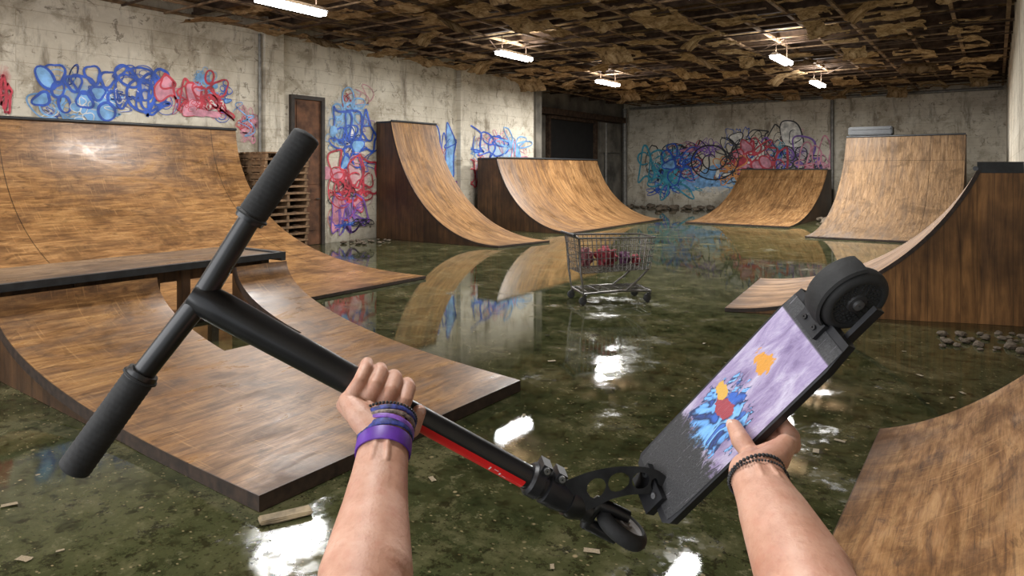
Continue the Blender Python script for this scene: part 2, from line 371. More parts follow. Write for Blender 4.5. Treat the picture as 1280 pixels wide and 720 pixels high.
# doorway in the recess, its inner shade painted as a flat black panel
yA=WL(684,200,XB)[0]; yB=WL(741,200,XB)[0]; zo=WL(700,150,XB)[1]
d=bpy.data.objects.new('door_2',None); col.objects.link(d); d.location=(XB,(yA+yB)/2,0); tag(d,kind='structure')
bm=B(); bbox(bm,XB+.004,XB+.02,yA,yB,0,zo); obj('opening_shade_panel',bm,M_black,d)
bm=B(); bbox(bm,XB+.004,XB+.18,yA-.14,yA,0,zo+.15); bbox(bm,XB+.004,XB+.18,yB,yB+.14,0,zo+.15); bbox(bm,XB+.004,XB+.2,yA,yB,zo,zo+.15); obj('door_frame',bm,M_joist,d)
bm=B(); bbox(bm,XB+.01,XB+.5,YE+.3,30.2,4.05,4.3); tag(obj('trim_1',bm,M_joist),kind='structure')
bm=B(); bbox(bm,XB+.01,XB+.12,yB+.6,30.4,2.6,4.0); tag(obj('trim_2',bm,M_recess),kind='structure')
def pipe(name,pts,r,label):
    bm=B(); tube(bm,pts,r,10)
    return tag(obj(name,bm,M_pipe,loc=V(pts[0]),smooth=True,angle=1),label,'pipe')
pipe('wall_pipe',[(XB+.1,28.9,0),(XB+.1,28.9,4.0)],.07,'thin grey vertical pipe beside the dark doorway in the recess')
pipe('wall_pipe',[(XB+.25,30.6,0),(XB+.25,30.6,CE-.4)],.12,'thick grey pillar pipe in the far left room corner')
pipe('wall_pipe',[(XB+.4,YF-.1,4.80),(XR-.1,YF-.1,4.80)],.06,'long horizontal pipe running along top of the far wall')
pipe('wall_pipe',[(WF(1041,200)[0],YF-.12,0),(WF(1041,200)[0],YF-.12,4.7)],.07,'vertical pipe down the middle of the far wall')
pipe('wall_pipe',[(XW+.08,WL(322,100)[0],0),(XW+.08,WL(322,100)[0],CE-.4)],.035,'thin conduit pipe on left wall beside the pilaster near the door')
# ------------------------------------------------------------------ graffiti
GC=[simple('paint_'+n,c,.6,0,.5,5) for n,c in (('blue',(.025,.085,.42)),('sky',(.17,.35,.60)),('red',(.44,.04,.06)),('pink',(.54,.23,.29)),('teal',(.05,.28,.38)),('violet',(.19,.09,.35)),('black',(.02,.02,.025)),('white',(.64,.62,.57)),('orange',(.58,.24,.07)))]
CI={k:i for i,k in enumerate(('blue','sky','red','pink','teal','violet','black','white','orange'))}
FILL={'blue':'sky','sky':'sky','red':'pink','pink':'pink','teal':'sky','violet':'pink','black':'white','white':'sky','orange':'red'}
lay=[0]
def ribbon(bm,fn,pts,w,mi):
    lay[0]+=1; off=.004+.0002*(lay[0]%150); n=len(pts); L=[];Rr=[]
    for i,(a,b) in enumerate(pts):
        a0,b0=pts[max(i-1,0)]; a1,b1=pts[min(i+1,n-1)]
        dx,dy=a1-a0,b1-b0; l=math.hypot(dx,dy) or 1; nx,ny=-dy/l,dx/l
        k=w*.5*(.55+.45*math.sin(PI*min(1,max(.06,i/(n-1)))))
        L.append(bm.verts.new(fn(a+nx*k,b+ny*k,off))); Rr.append(bm.verts.new(fn(a-nx*k,b-ny*k,off)))
    for i in range(n-1):
        f=bm.faces.new((L[i],L[i+1],Rr[i+1],Rr[i])); f.material_index=mi
def fillp(bm,fn,pts,mi):
    lay[0]+=1; off=.004+.0002*(lay[0]%150)
    cu=sum(p[0] for p in pts)/len(pts); cz=sum(p[1] for p in pts)/len(pts); c=bm.verts.new(fn(cu,cz,off))
    vs=[bm.verts.new(fn(a,b,off)) for a,b in pts]
    for i in range(len(vs)):
        f=bm.faces.new((c,vs[i],vs[(i+1)%len(vs)])); f.material_index=mi
def strokes(bm,fn,u,z,ru,rz,kind,colr,lw,seed,fill=.2):
    rd=random.Random(seed); mi=CI[colr]; fi=CI[FILL[colr]]
    def E(cx,cz,a,b,r0=0,t0=0,t1=2*PI,n=22,wob=.16):
        ph=rd.uniform(0,6); q=rd.choice((2,3))
        return [(cx+a*k*math.cos(th)*math.cos(r0)-b*k*math.sin(th)*math.sin(r0),cz+a*k*math.cos(th)*math.sin(r0)+b*k*math.sin(th)*math.cos(r0)) for th,k in [(t0+(t1-t0)*i/n,1+wob*math.sin(q*(t0+(t1-t0)*i/n)+ph)) for i in range(n+1)]]
    if kind=='flower':
        k=rd.choice((5,6,7)); o=rd.uniform(0,1)
        for i in range(k):
            th=o+2*PI*i/k+rd.uniform(-.35,.35); q=rd.uniform(.45,.75)
            e=E(u+ru*q*math.cos(th),z+rz*q*math.sin(th),ru*rd.uniform(.26,.46),rz*rd.uniform(.18,.32),math.atan2(rz*math.sin(th),ru*math.cos(th)))
            if rd.random()<fill: fillp(bm,fn,e[:-1],fi)
            ribbon(bm,fn,e,lw,mi)
        ribbon(bm,fn,E(u,z,ru*.25,rz*.25),lw,mi)
    elif kind=='swirl':
        n=44; ribbon(bm,fn,[(u+ru*(.15+.85*i/n)*math.cos(i/n*4.2*PI+seed),z+rz*(.15+.85*i/n)*math.sin(i/n*4.2*PI+seed)) for i in range(n+1)],lw,mi)
    elif kind=='letters':
        n=3
        for i in range(n):
            cx=u-ru+2*ru*(i+.5)/n+rd.uniform(-.12,.12)*ru; w=ru/n*1.5; cz=z+rd.uniform(-.25,.25)*rz
            P=[]
            for (ax_,az_) in ((-.8,-.9),(-.9,-.1),(-.6,.85),(.1,.95),(.75,.6),(.55,.05),(.9,-.5),(.4,-.95),(-.1,-.55)):
                P.append((cx+w*(ax_+rd.uniform(-.55,.55)),cz+rz*.9*(az_+rd.uniform(-.45,.45))))
            for _ in range(3):
                Q=[]
                for a,b in zip(P,P[1:]+P[:1]): Q+=[(a[0]*.75+b[0]*.25,a[1]*.75+b[1]*.25),(a[0]*.25+b[0]*.75,a[1]*.25+b[1]*.75)]
                P=Q
            if rd.random()<fill: fillp(bm,fn,P,fi)
            ribbon(bm,fn,P+P[:1],lw,mi)
            ribbon(bm,fn,E(cx,cz+rd.uniform(-.3,.3)*rz,w*.5,rz*.35,rd.uniform(0,3),0,rd.uniform(4,7)),lw*.8,mi)
    else:
        a=[rd.uniform(1,4) for _ in range(4)]; p=[rd.uniform(0,6) for _ in range(4)]; n=70
        ribbon(bm,fn,[(u+ru*(.6*math.sin(a[0]*s+p[0])+.4*math.sin(2.3*a[1]*s+p[1])),z+rz*(.6*math.cos(a[2]*s+p[2])+.4*math.sin(2.1*a[3]*s+p[3]))) for s in [i/n*3.6 for i in range(n+1)]],lw,mi)
def graffiti(parent,which,label,specs,extra,bold=1.25):
    bm=B(); fn=(lambda u,z,o:V((XW+.004+o,u,z))) if which=='L' else (lambda u,z,o:V((u,YF-.004-o,z)))
    pf=WL if which=='L' else WF
    rd=random.Random(len(specs))
    allsp=[]
    for s in specs:
        for e in range(3):
            allsp.append((s[0]+rd.uniform(-.8,.8)*s[2],s[1]+rd.uniform(-.7,.7)*s[3],s[2]*rd.uniform(.3,.7),s[3]*rd.uniform(.3,.7),rd.choice(('scrib','scrib','letters','flower','swirl')),rd.choice(extra),rd.uniform(.6,1.1)))
        allsp.append(s)
    for i,(px,py,rx,ry,kind,cl,lw) in enumerate(allsp):
        u,z,D=pf(px,py); ru=abs(pf(px+rx,py)[0]-pf(px-rx,py)[0])/2
        strokes(bm,fn,u,z,ru,ry*D/FP,kind,cl,lw*bold*D/FP,int(i*7+px))
    o=obj('graffiti',bm,GC,parent); o['label']=label; return o
graffiti(wl,'L','blue flower loops and red scrawl sprayed above the large left ramp',[
 (90,130,50,22,'letters','sky',2.2),(72,112,36,34,'flower','blue',3),(122,116,36,34,'flower','blue',3),(180,110,30,30,'letters','blue',3.4),(178,116,36,36,'swirl','blue',2.8),
 (228,112,30,26,'letters','red',2.6),(262,118,26,30,'flower','red',2.5),(275,135,18,16,'scrib','red',2)],('sky','blue','white','blue'))
graffiti(wl,'L','small red and pink scrawls at both ends of the blue flower piece',[(2,118,10,22,'letters','red',3),(250,132,34,16,'letters','pink',2),(312,165,12,20,'scrib','pink',2),(305,150,14,22,'scrib','sky',1.6)],('red','pink'),1)
graffiti(wl,'L','blue and red sprayed tangle between the brown door and the tall narrow ramp',[
 (437,135,26,26,'flower','sky',2.2),(440,160,26,30,'letters','blue',2.5),(436,190,24,28,'flower','blue',2),(440,215,26,26,'letters','red',2.3),(440,245,24,26,'flower','red',2.0),(432,262,22,26,'letters','violet',2.0),
 (425,235,18,26,'swirl','red',1.8),(445,280,22,12,'scrib','violet',2),(385,240,12,30,'scrib','sky',1.6)],('sky','blue','red','violet','white','pink','black'))
graffiti(wl,'L','blue and pink scrawl beside the second pilaster and low wide ramp',[
 (556,195,12,34,'letters','blue',2),(610,180,24,18,'letters','blue',2),(642,182,22,18,'flower','sky',1.8),(600,213,18,20,'letters','red',1.8),(640,205,22,20,'flower','pink',1.6),(560,235,12,14,'flower','violet',1.8)],('blue','sky','pink','red','white'))
graffiti(wf,'F','black outlined teal, red and violet mural across the far wall',[
 (820,208,24,26,'letters','teal',2.3),(838,225,34,22,'flower','teal',2),(850,203,28,28,'flower','blue',1.8),(880,225,32,16,'letters','sky',1.8),(985,200,32,28,'letters','violet',2.1),(955,205,28,28,'letters','red',2.1),(940,195,28,24,'flower','red',1.8),(915,215,28,20,'flower','orange',1.5),(1020,205,18,30,'letters','pink',1.7),
 (890,200,36,30,'swirl','black',1.5),(925,190,28,28,'flower','black',1.4),(970,175,34,20,'letters','black',1.4),(1000,205,28,26,'flower','black',1.4),(860,192,28,20,'letters','black',1.3),(835,212,26,26,'letters','black',1.2)],('teal','black','red','violet','pink','white','blue','black'))
# ------------------------------------------------------------------ ramps
def ramp(label,L0,L1,T0,T1,h,n=2.0,th=75,deck=.6,prof=None,lipz=.05,ms=M_plyB,mside=M_side,name='quarter_pipe',deckz=.0,coping=True,trim=True,notch=None,W=10):
    L0,L1,T0,T1=[V((*p,0)) for p in (L0,L1,T0,T1)]
    mid=(L0+L1)/2; dv=((T0+T1)/2-mid); run=dv.length; dv.normalize()
    root=empty(name,mid,label,'skate ramp')
    K=28; th=math.radians(th); p=2/n; rows=[]
    for k in range(K+1):
        if prof: f=k/K; z=prof(f*run)+lipz*(1-f)
        else:
            q=th*k/K; f=(math.sin(q)/math.sin(th))**p; z=(1-math.cos(q)**p)/(1-math.cos(th)**p)*h+lipz*(1-f)
        rows.append((f,z))
    h=rows[-1][1]
    TH=min(.085,lipz-.004) if notch else min(.045,lipz-.004)
    bm=B(); uvl=bm.loops.layers.uv.new('UV'); top=[];bot=[];vv=[0]
    for k in range(1,K+1): vv.append(vv[-1]+math.hypot((rows[k][0]-rows[k-1][0])*run,rows[k][1]-rows[k-1][1]))
    uvm={}; low=[]
    for k,(f,z) in enumerate(rows):
        a=rows[max(k-1,0)]; b=rows[min(k+1,K)]; dx=(b[0]-a[0])*run; dz=b[1]-a[1]; l=math.hypot(dx,dz)
        nrm=(Z*dx-dv*dz)/l
        A=L0.lerp(T0,f); Bq=L1.lerp(T1,f); tr=[];br=[]
        for j in range(W+1):
            q=A.lerp(Bq,j/W)+Z*z; tv=bm.verts.new(q); b2=q-nrm*TH; b2.z=max(b2.z,.002); bv=bm.verts.new(b2)
            tr.append(tv); br.append(bv); uvm[tv]=uvm[bv]=((A-Bq).length*j/W,vv[k])
        low.append((A-nrm*TH,Bq-nrm*TH,max((Z*z-nrm*TH).z,.004)))
        top.append(tr);bot.append(br)
    def inc(k,j):
        if not(0<=k<K and 0<=j<W): return False
        if notch:
            f=(rows[k][0]+rows[k+1][0])/2; v=(j+.5)/W
            if f>notch[0] and notch[1]<v<notch[2]: return False
        return True
    for k in range(K):
        for j in range(W):
            if not inc(k,j): continue
            bm.faces.new((top[k][j],top[k+1][j],top[k+1][j+1],top[k][j+1])); bm.faces.new((bot[k][j],bot[k][j+1],bot[k+1][j+1],bot[k+1][j]))
            for dk_,dj_,a,b in ((0,-1,(k,j),(k+1,j)),(0,1,(k,j+1),(k+1,j+1)),(-1,0,(k,j),(k,j+1)),(1,0,(k+1,j),(k+1,j+1))):
                if not inc(k+dk_,j+dj_):
                    f_=bm.faces.new((top[a[0]][a[1]],top[b[0]][b[1]],bot[b[0]][b[1]],bot[a[0]][a[1]])); f_.material_index=1
    bmesh.ops.delete(bm,geom=[q for q in bm.verts if not q.link_faces],context='VERTS')
    for f in bm.faces:
        for l_ in f.loops: l_[uvl].uv=uvm[l_.vert]
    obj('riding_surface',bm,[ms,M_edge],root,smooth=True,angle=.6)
    wd=(L1-L0).normalized()
    sides=[(1,0.0,0),(-1,1.0,0)]
    if notch: sides+=[(-1,notch[1]-.004,notch[0]),(1,notch[2]+.004,notch[0])]
    for s,vb,fmin in sides:
        bm=B(); ins=wd*(.012*s); ins2=wd*(.04*s); P=[]
        for k in range(K+1):
            if rows[k][0]<fmin: continue
            xy=low[k][0].lerp(low[k][1],vb); P.append((V((xy.x,xy.y,0)),low[k][2]))
        if deck>0: P.append((T0.lerp(T1,vb)+dv*deck,h-.04))
        a=[];b=[];c_=[];d_=[]
        for q,z in P:
            a.append(bm.verts.new(q+ins+Z*z)); b.append(bm.verts.new(q+ins+Z*.002)); c_.append(bm.verts.new(q+ins2+Z*z)); d_.append(bm.verts.new(q+ins2+Z*.002))
        for k in range(len(P)-1):
            bm.faces.new((a[k],a[k+1],b[k+1],b[k])); bm.faces.new((c_[k],d_[k],d_[k+1],c_[k+1])); bm.faces.new((a[k],c_[k],c_[k+1],a[k+1])); bm.faces.new((b[k],b[k+1],d_[k+1],d_[k]))
        bm.faces.new((a[0],b[0],d_[0],c_[0])); bm.faces.new((a[-1],c_[-1],d_[-1],b[-1]))
        obj('side_panel',bm,mside,root)
    if deck>0:
        bm=B()
        hexa(bm,[T0+Z*(h-.04),T1+Z*(h-.04),T1+dv*deck+Z*(h-.04),T0+dv*deck+Z*(h-.04)]+[T0+Z*(h+.01+deckz),T1+Z*(h+.01+deckz),T1+dv*deck+Z*(h+.01+deckz),T0+dv*deck+Z*(h+.01+deckz)])
        obj('deck',bm,M_trim if trim else M_deck,root)
        bm=B(); e=dv*(deck-.03); hexa(bm,[T0+e+Z*.002+wd*.05,T1+e+Z*.002-wd*.05,T1+e+dv*.025+Z*.002-wd*.05,T0+e+dv*.025+Z*.002+wd*.05]+[T0+e+Z*(h-.045)+wd*.05,T1+e+Z*(h-.045)-wd*.05,T1+e+dv*.025+Z*(h-.045)-wd*.05,T0+e+dv*.025+Z*(h-.045)+wd*.05])
        obj('back_panel',bm,mside,root)
    if coping:
        bm=B(); tube(bm,[T0-dv*.015+Z*(h+.012),T1-dv*.015+Z*(h+.012)],.028,10); obj('coping',bm,M_trim,root,smooth=True,angle=.8)
    return root
ramp('largest golden plywood quarter pipe against the left wall, under blue flower graffiti',(-7.66,.5),(-7.66,8.35),(-12.9,.5),(-12.9,8.25),2.62,2.4,85,.42,ms=M_plyA)
ramp('low curved plywood ramp nearest the viewer on the left, notched below the platform',(-3.15,2.15),(-3.15,4.56),(-7.06,2.2),(-7.06,5.2),.69,2.2,88,0,ms=M_plyA,coping=False,lipz=.09,notch=(.62,.475,.765),W=40)
ramp('tall narrow plywood quarter pipe on the left wall just right of the brown door',(-9.3,12.57),(-9.0,14.3),(-12.75,12.57),(-12.75,14.3),3.05,2.1,76,.55)
ramp('wide low plywood quarter pipe in front of the dark recessed doorway',(-9.6,16.4),(-9.7,23),(-12.2,16.4),(-12.2,22.7),2.15,2,74,.7)
ramp('smallest distant plywood quarter pipe standing under the far wall mural',(-8.5,22),(-5.2,22),(-8.5,28.2),(-5.2,28.0),1.80,2.0,62,.8)
ramp('tall grey brown quarter pipe with a black box on top, near the right corner',(-4.1,19.1),(-.85,19.3),(-4.1,25.2),(-.75,25.0),2.88,2.1,74,.8,ms=M_plyF)
ramp('plywood quarter pipe at right with plank side, against the right wall',(-2.8,8.6),(-3.1,11.3),(-.18,9.62),(-.22,11.9),1.80,2.0,65,.46,mside=M_sideG,deckz=.08,ms=M_plyG)
ramp('plywood bank ramp cut off by the bottom right corner of the view',(-.64,5.2),(-.64,1.8),(.95,5.2),(.95,1.8),1.3,deck=.5,prof=lambda d:.34*d+.43*d*d,ms=M_plyH)
# platform
pr=empty('platform',(-7.8,3.2,0),'long black edged wooden platform joining the left ramps','platform')
bm=B(); uvl=bm.loops.layers.uv.new('UV'); bbox(bm,-8.5,-7.23,1.0,5.2,.72,.765)
for f in bm.faces:
    for l_ in f.loops: l_[uvl].uv=(l_.vert.co.y,l_.vert.co.x)
obj('top_board',bm,M_deck,pr)
bm=B(); bbox(bm,-7.23,-7.16,1.0,5.24,.715,.785); bbox(bm,-8.5,-7.16,5.2,5.26,.68,.785); obj('edge_trim',bm,M_trim,pr)
for x,z0 in ((-7.32,.0),(-8.4,.07)):
    for y in (1.3,3.0,4.05,5.05):
        bm=B(); bbox(bm,x-.05,x+.05,y-.05,y+.05,z0,.72); obj('leg',bm,M_side,pr)
bm=B(); bbox(bm,-8.3,-7.3,3.72,3.78,.5,.62); bbox(bm,-7.37,-7.32,1.3,5.1,.58,.70); obj('cross_brace',bm,M_side,pr)
bm=B(); bbox(bm,-4.05,-2.75,25.2,25.8,2.94,3.22); bmesh.ops.bevel(bm,geom=bm.edges[:],offset=.03,segments=2,affect='EDGES')
bbox(bm,-4.0,-2.8,25.17,25.2,3.12,3.17)
tag(obj('storage_box',bm,M_trim,loc=V((-3.4,25.5,2.9))),'long black box resting on the deck of the tall grey brown ramp','box')
# ------------------------------------------------------------------ pallets
def pallet(loc):
    r=empty('pallet',loc,'weathered wooden pallet stacked beside the brown door','pallet','stacked wooden pallets by the door')
    for i in range(3):
        bm=B(); box(bm,(0,-.5+.5*i,.07),(1.05,.06,.10)); obj('stringer',bm,M_pallet,r,world=False)
    for i in range(6):
        bm=B(); box(bm,(-.48+.192*i,0,.132),(.13,1.1,.024)); obj('top_board',bm,M_pallet,r,world=False)
    for i in range(3):
        bm=B(); box(bm,(-.46+.46*i,0,.01),(.12,1.1,.02)); obj('bottom_board',bm,M_pallet,r,world=False)
    return r
pal=pallet((-12.7,8.98,0))
for k in range(1,15): dup(pal,(-12.7+random.uniform(-.03,.03),8.98+random.uniform(-.02,.02),.1445*k),(0,0,random.uniform(-.03,.03)))
w=bpy.data.worlds.new('World'); scene.world=w; w.use_nodes=True
bg=w.node_tree.nodes['Background']; bg.inputs[0].default_value=(.88,.92,.97,1); bg.inputs[1].default_value=1.2
l=bpy.data.lights.new('rear_fill_light','AREA'); l.shape='RECTANGLE'; l.size=9; l.size_y=4; l.energy=430; l.color=(.98,.98,1)  # added fill light across the open rear end; no doorway is modelled
o=bpy.data.objects.new('rear_fill_light',l); col.objects.link(o); o.location=(-5,-3.6,2.7); o.rotation_euler=(math.radians(90),0,0)
# ------------------------------------------------------------------ shopping cart
M_wire=simple('cart_wire',(.19,.18,.17),.4,.75,.45,20)
M_wheel=simple('cart_wheel',(.03,.03,.03),.6,0,.3,20)
cl=C(760,375,9.4); cart=empty('shopping_cart',(cl.x,cl.y,0),'wire shopping cart standing alone on the wet floor','shopping cart')
cart.rotation_euler=(0,0,YAW+.22)
def co(name,bm,mat,par=cart,sm=True): return obj(name,bm,mat,par,world=False,smooth=sm,angle=.8)
def bk(u,v,s):
    x=-.50+u*1.05+(s-.5)*.06*(2*u-1); w=(.30-.04*u)*(.90+.10*s); zb=.42+.03*u; zt=.89-.01*u
    return V((x,v*w,zb+(zt-zb)*s))
bm=B()
for i in range(18):
    u=i/17
    for v in (-1,1): tube(bm,[bk(u,v,0),bk(u,v,1)],.0055,5)
    tube(bm,[bk(u,-1,0),bk(u,1,0)],.0045,5)
for j in range(9):
    v=-1+j/4
    for u in (0,1): tube(bm,[bk(u,v,0),bk(u,v,1)],.0055,5)
    tube(bm,[bk(0,v,0),bk(1,v,0)],.0045,5)
for s in (0,.2,.4,.6,.8): tube(bm,[bk(0,-1,s),bk(1,-1,s),bk(1,1,s),bk(0,1,s)],.006,5,closed=True)
co('basket',bm,M_wire)
bm=B(); tube(bm,[bk(0,-1,1),bk(1,-1,1),bk(1,1,1),bk(0,1,1)],.014,6,closed=True); co('basket_rim',bm,M_wire)
bm=B()
for v in (-1,1):
    tube(bm,[(-.58,v*.27,.93),(-.51,v*.28,.89),(-.48,v*.27,.42),(-.44,v*.27,.15),(.10,v*.25,.17),(.53,v*.23,.15)],.017,8)
    tube(bm,[(.50,v*.22,.45),(.34,v*.23,.30),(.16,v*.25,.17)],.014,8)
tube(bm,[(-.44,-.27,.15),(-.44,.27,.15)],.014,8); tube(bm,[(.53,-.23,.15),(.53,.23,.15)],.014,8)
co('frame',bm,M_wire)
bm=B()
for j in range(7): v=-1+j/3; tube(bm,[(-.44,v*.25,.17),(.52,v*.22,.18)],.006,5)
for j in range(6): x=-.38+j*.17; tube(bm,[(x,-.25,.172),(x,.25,.172)],.006,5)
co('lower_rack',bm,M_wire)
bm=B(); tube(bm,[(-.58,-.30,.93),(-.58,.30,.93)],.02,10); co('handle',bm,M_trim)
for x,v in ((-.42,-.26),(-.42,.26),(.51,-.22),(.51,.22)):
    f=B(); tube(f,[(x,v,.15),(x,v,.125)],.012,8); 
    for s in (-.022,.022): hexa(f,[(x-.02,v+s-.003,.125),(x+.02,v+s-.003,.125),(x+.02,v+s+.003,.125),(x-.02,v+s+.003,.125),(x-.045,v+s-.003,.05),(x-.02,v+s-.003,.05),(x-.02,v+s+.003,.05),(x-.045,v+s+.003,.05)])
    box(f,(x,v,.125),(.045,.05,.008)); ca=co('caster',f,M_steel)
    wb=B(); lathe(wb,(x-.03,v,.056),V((0,1,0)),[(.01,-.016),(.045,-.016),(.055,-.010),(.055,.010),(.045,.016),(.01,.016)],16); co('wheel',wb,M_wheel,ca)
M_red=simple('red_cloth',(.19,.014,.022),.75,0,.8,14); M_red2=simple('faded_red_bag',(.20,.055,.065),.7,0,.6,10); M_purc=simple('purple_cloth',(.10,.03,.075),.75,0,.6,12)
def lump(name,p,r,mat,label,cat,sd):
    bm=B(); bmesh.ops.create_icosphere(bm,subdivisions=4,radius=1)
    for vv_ in bm.verts:
        q=vv_.co.copy(); k=1+.40*mnoise.noise(q*2.1+V((sd,0,0)))+.30*mnoise.noise(q*5+V((sd,3,0)))
        vv_.co=V((q.x*r[0],q.y*r[1],q.z*r[2]))*k
    o=obj(name,bm,mat,world=False,smooth=True); o.location=p; o.rotation_euler=(0,0,YAW+.22); return tag(o,label,cat)
cb=V((cl.x,cl.y,0))
lump('jacket',cb-R*(.03)+V((0,0,.60)),(.14,.13,.13),M_red,'crumpled dark red jacket bundled in the middle of the shopping cart','jacket',1.3)
lump('bag',cb-R*.30+V((0,0,.59)),(.09,.12,.12),M_red2,'faded red bag at the handle end of the shopping cart','bag',5.1)
lump('cloth',cb+R*.22+V((0,0,.58)),(.065,.11,.10),M_purc,'crumpled purple cloth beside the red jacket in the shopping cart','cloth',9.7)
lump('rag',cb+R*.38+V((0,0,.56)),(.055,.09,.07),M_red,'small red rag at the front end of the shopping cart','rag',14.2)
# ------------------------------------------------------------------ rubble and scraps
def rockbm(sd):
    bm=B(); bmesh.ops.create_icosphere(bm,subdivisions=2,radius=1)
    for q in bm.verts: q.co=q.co*(1+.45*mnoise.noise(q.co*1.3+V((sd,sd,0)))); q.co.z*=.65
    return bm
rocks=[obj('rubble_chunk',rockbm(s*4.4),M_rock,world=False) for s in range(3)]
placed=[]
def rock(i,fx,fy,s,label,group):
    for _ in range(30):
        x=fx();y=fy()
        if all((x-a)**2+(y-b)**2>(s*1.15+c*1.15)**2 for a,b,c in placed): break
    placed.append((x,y,s))
    if i<3: o=rocks[i]
    else: o=dup(rocks[i%3],(0,0,0))
    tag(o,label,'rubble',group); o.location=(x,y,s*.45); o.rotation_euler=(0,0,random.uniform(0,6)); o.scale=(s,s*random.uniform(.7,1.1),s*random.uniform(.6,1))
    return o
n=0; U_=random.uniform
for k in range(40):
    rock(n,lambda:U_(-14.5,-8.7),lambda:YF-.4-abs(random.gauss(0,.9)),U_(.08,.2),'broken concrete lump heaped along the foot of the far wall','rubble along the far wall'); n+=1
for k in range(34):
    xx=[0]
    def fx(): xx[0]=U_(-.5,.5); return xx[0]
    rock(n,fx,lambda:9.0+.39*(xx[0]+.4)+U_(-.9,.05),U_(.018,.06),'small broken stone in the pile below the plank side of the right ramp','rubble by the right ramp'); n+=1
for k in range(14):
    rock(n,lambda:U_(-13.1,-12.2),lambda:U_(11.0,12.3),U_(.03,.08),'concrete lump on the ground between the brown door and tall narrow ramp','rubble by the door'); n+=1
for k in range(12):
    rock(n,lambda:U_(-5.0,-4.4),lambda:U_(24,30),U_(.1,.2),'concrete lump between the two distant ramps','rubble between the distant ramps'); n+=1
scr=[obj('litter_scrap',crumple(1,.6,.06,8,3+i*2.2,0,False),M_scrap,world=False,smooth=True) for i in range(3)]
def G(px,py):
    D=H*FP/(py-212); p=C(px,py,D); return p
pts=[(12,632),(1190,498),(1203,492),(1050,552),(1020,565),(690,452),(690,710),(1150,470),(880,430),(740,690),(75,690),(1130,440),(540,600),(990,640),(30,700),(655,520)]
for i,(px,py) in enumerate(pts):
    p=G(px,py); s=random.uniform(.02,.055)
    o=scr[i] if i<3 else dup(scr[i%3],(0,0,0)); tag(o,'small pale litter scrap lying on the wet floor','litter','scraps of litter on the wet floor')
    o.location=(p.x,p.y,.008); o.rotation_euler=(0,0,random.uniform(0,6)); o.scale=(s*1.4,s*1.2,s*.5)
p=G(357,648); bm=B(); box(bm,(0,0,.012),(.26,.075,.02)); bmesh.ops.bevel(bm,geom=bm.edges[:],offset=.006,segments=2,affect='EDGES')
bmesh.ops.subdivide_edges(bm,edges=bm.edges[:],cuts=2)
for q in bm.verts: q.co.y+=.02*mnoise.noise(q.co*14); q.co.z+=abs(.006*mnoise.noise(q.co*20))
o=obj('wood_scrap',bm,M_scrap,world=False); o.location=(p.x,p.y,.004); o.rotation_euler=(0,0,YAW+.5); tag(o,'pale broken wood scrap on the floor beside the nearest low ramp','wood scrap')
# ------------------------------------------------------------------ scooter
M_blk=simple('gloss_black_metal',(.008,.008,.009),.36,.1,.3,30,coat=.15)
M_blk2=simple('satin_black_metal',(.016,.016,.018),.42,.3,.3,40)
M_brk=simple('bracket_dark_grey',(.032,.032,.034),.34,.6,.4,40)
M_rub=simple('black_rubber_grip',(.010,.010,.010),.75,0,.3,60,.15)
M_redd=simple('red_decal',(.62,.012,.014),.35,0,.15,20)
M_dred=simple('white_mark',(.70,.66,.66),.45,0,.15,20)
M_alu=simple('alloy_grey',(.25,.25,.25),.35,.8,.2,40)
M_grey=simple('grey_wheel_core',(.16,.15,.145),.45,.1,.3,30)
M_dcore=simple('dark_wheel_core',(.026,.026,.027),.55,.1,.3,30)
Tj=C(252,373,.85); Sb=C(690,613,.925)
sd=(Sb-Tj).normalized()
U1=C(386,166,.885); U0=C(89,591,.80)
sc=empty('scooter',C(640,560,.9),'black kick scooter with red striped stem and purple deck held across the view','scooter')
def so(name,bm,mat,par=sc,angle=.7): return obj(name,bm,mat,par,smooth=True,angle=angle)
def lp(a,b,f): return a.lerp(b,f)
bd=(U1-U0).normalized()
Gu=C(314,271,.868); Gl=C(176,470,.828)
bm=B(); tube(bm,[lp(U0,Gl,.2),Gl,Tj,Gu,lp(Gu,U1,.8)],[.0135,.0135,.0145,.0135,.0135],20); so('handlebar',bm,M_blk)
def grip(inner,outer):
    L=(outer-inner); Ln=L.length; d=L.normalized(); P=[];Q=[]
    for k in range(61):
        f=k/60; P.append(inner+d*Ln*f); r=.0188+.0003*math.sin(f*2*PI*20)
        if f<.03: r=.0215
        if f>.95: r=.0186*math.sqrt(max(.02,1-((f-.95)/.052)**2))
        Q.append(r)
    bm=B(); tube(bm,P,Q,24); g=so('grip',bm,M_rub)
    bm=B(); lathe(bm,inner,d,[(.0145,-.006),(.0185,-.006),(.0195,-.002),(.0195,.004),(.0145,.004)],20); so('grip_collar',bm,M_blk,g)
grip(Gu,U1); grip(Gl,U0)
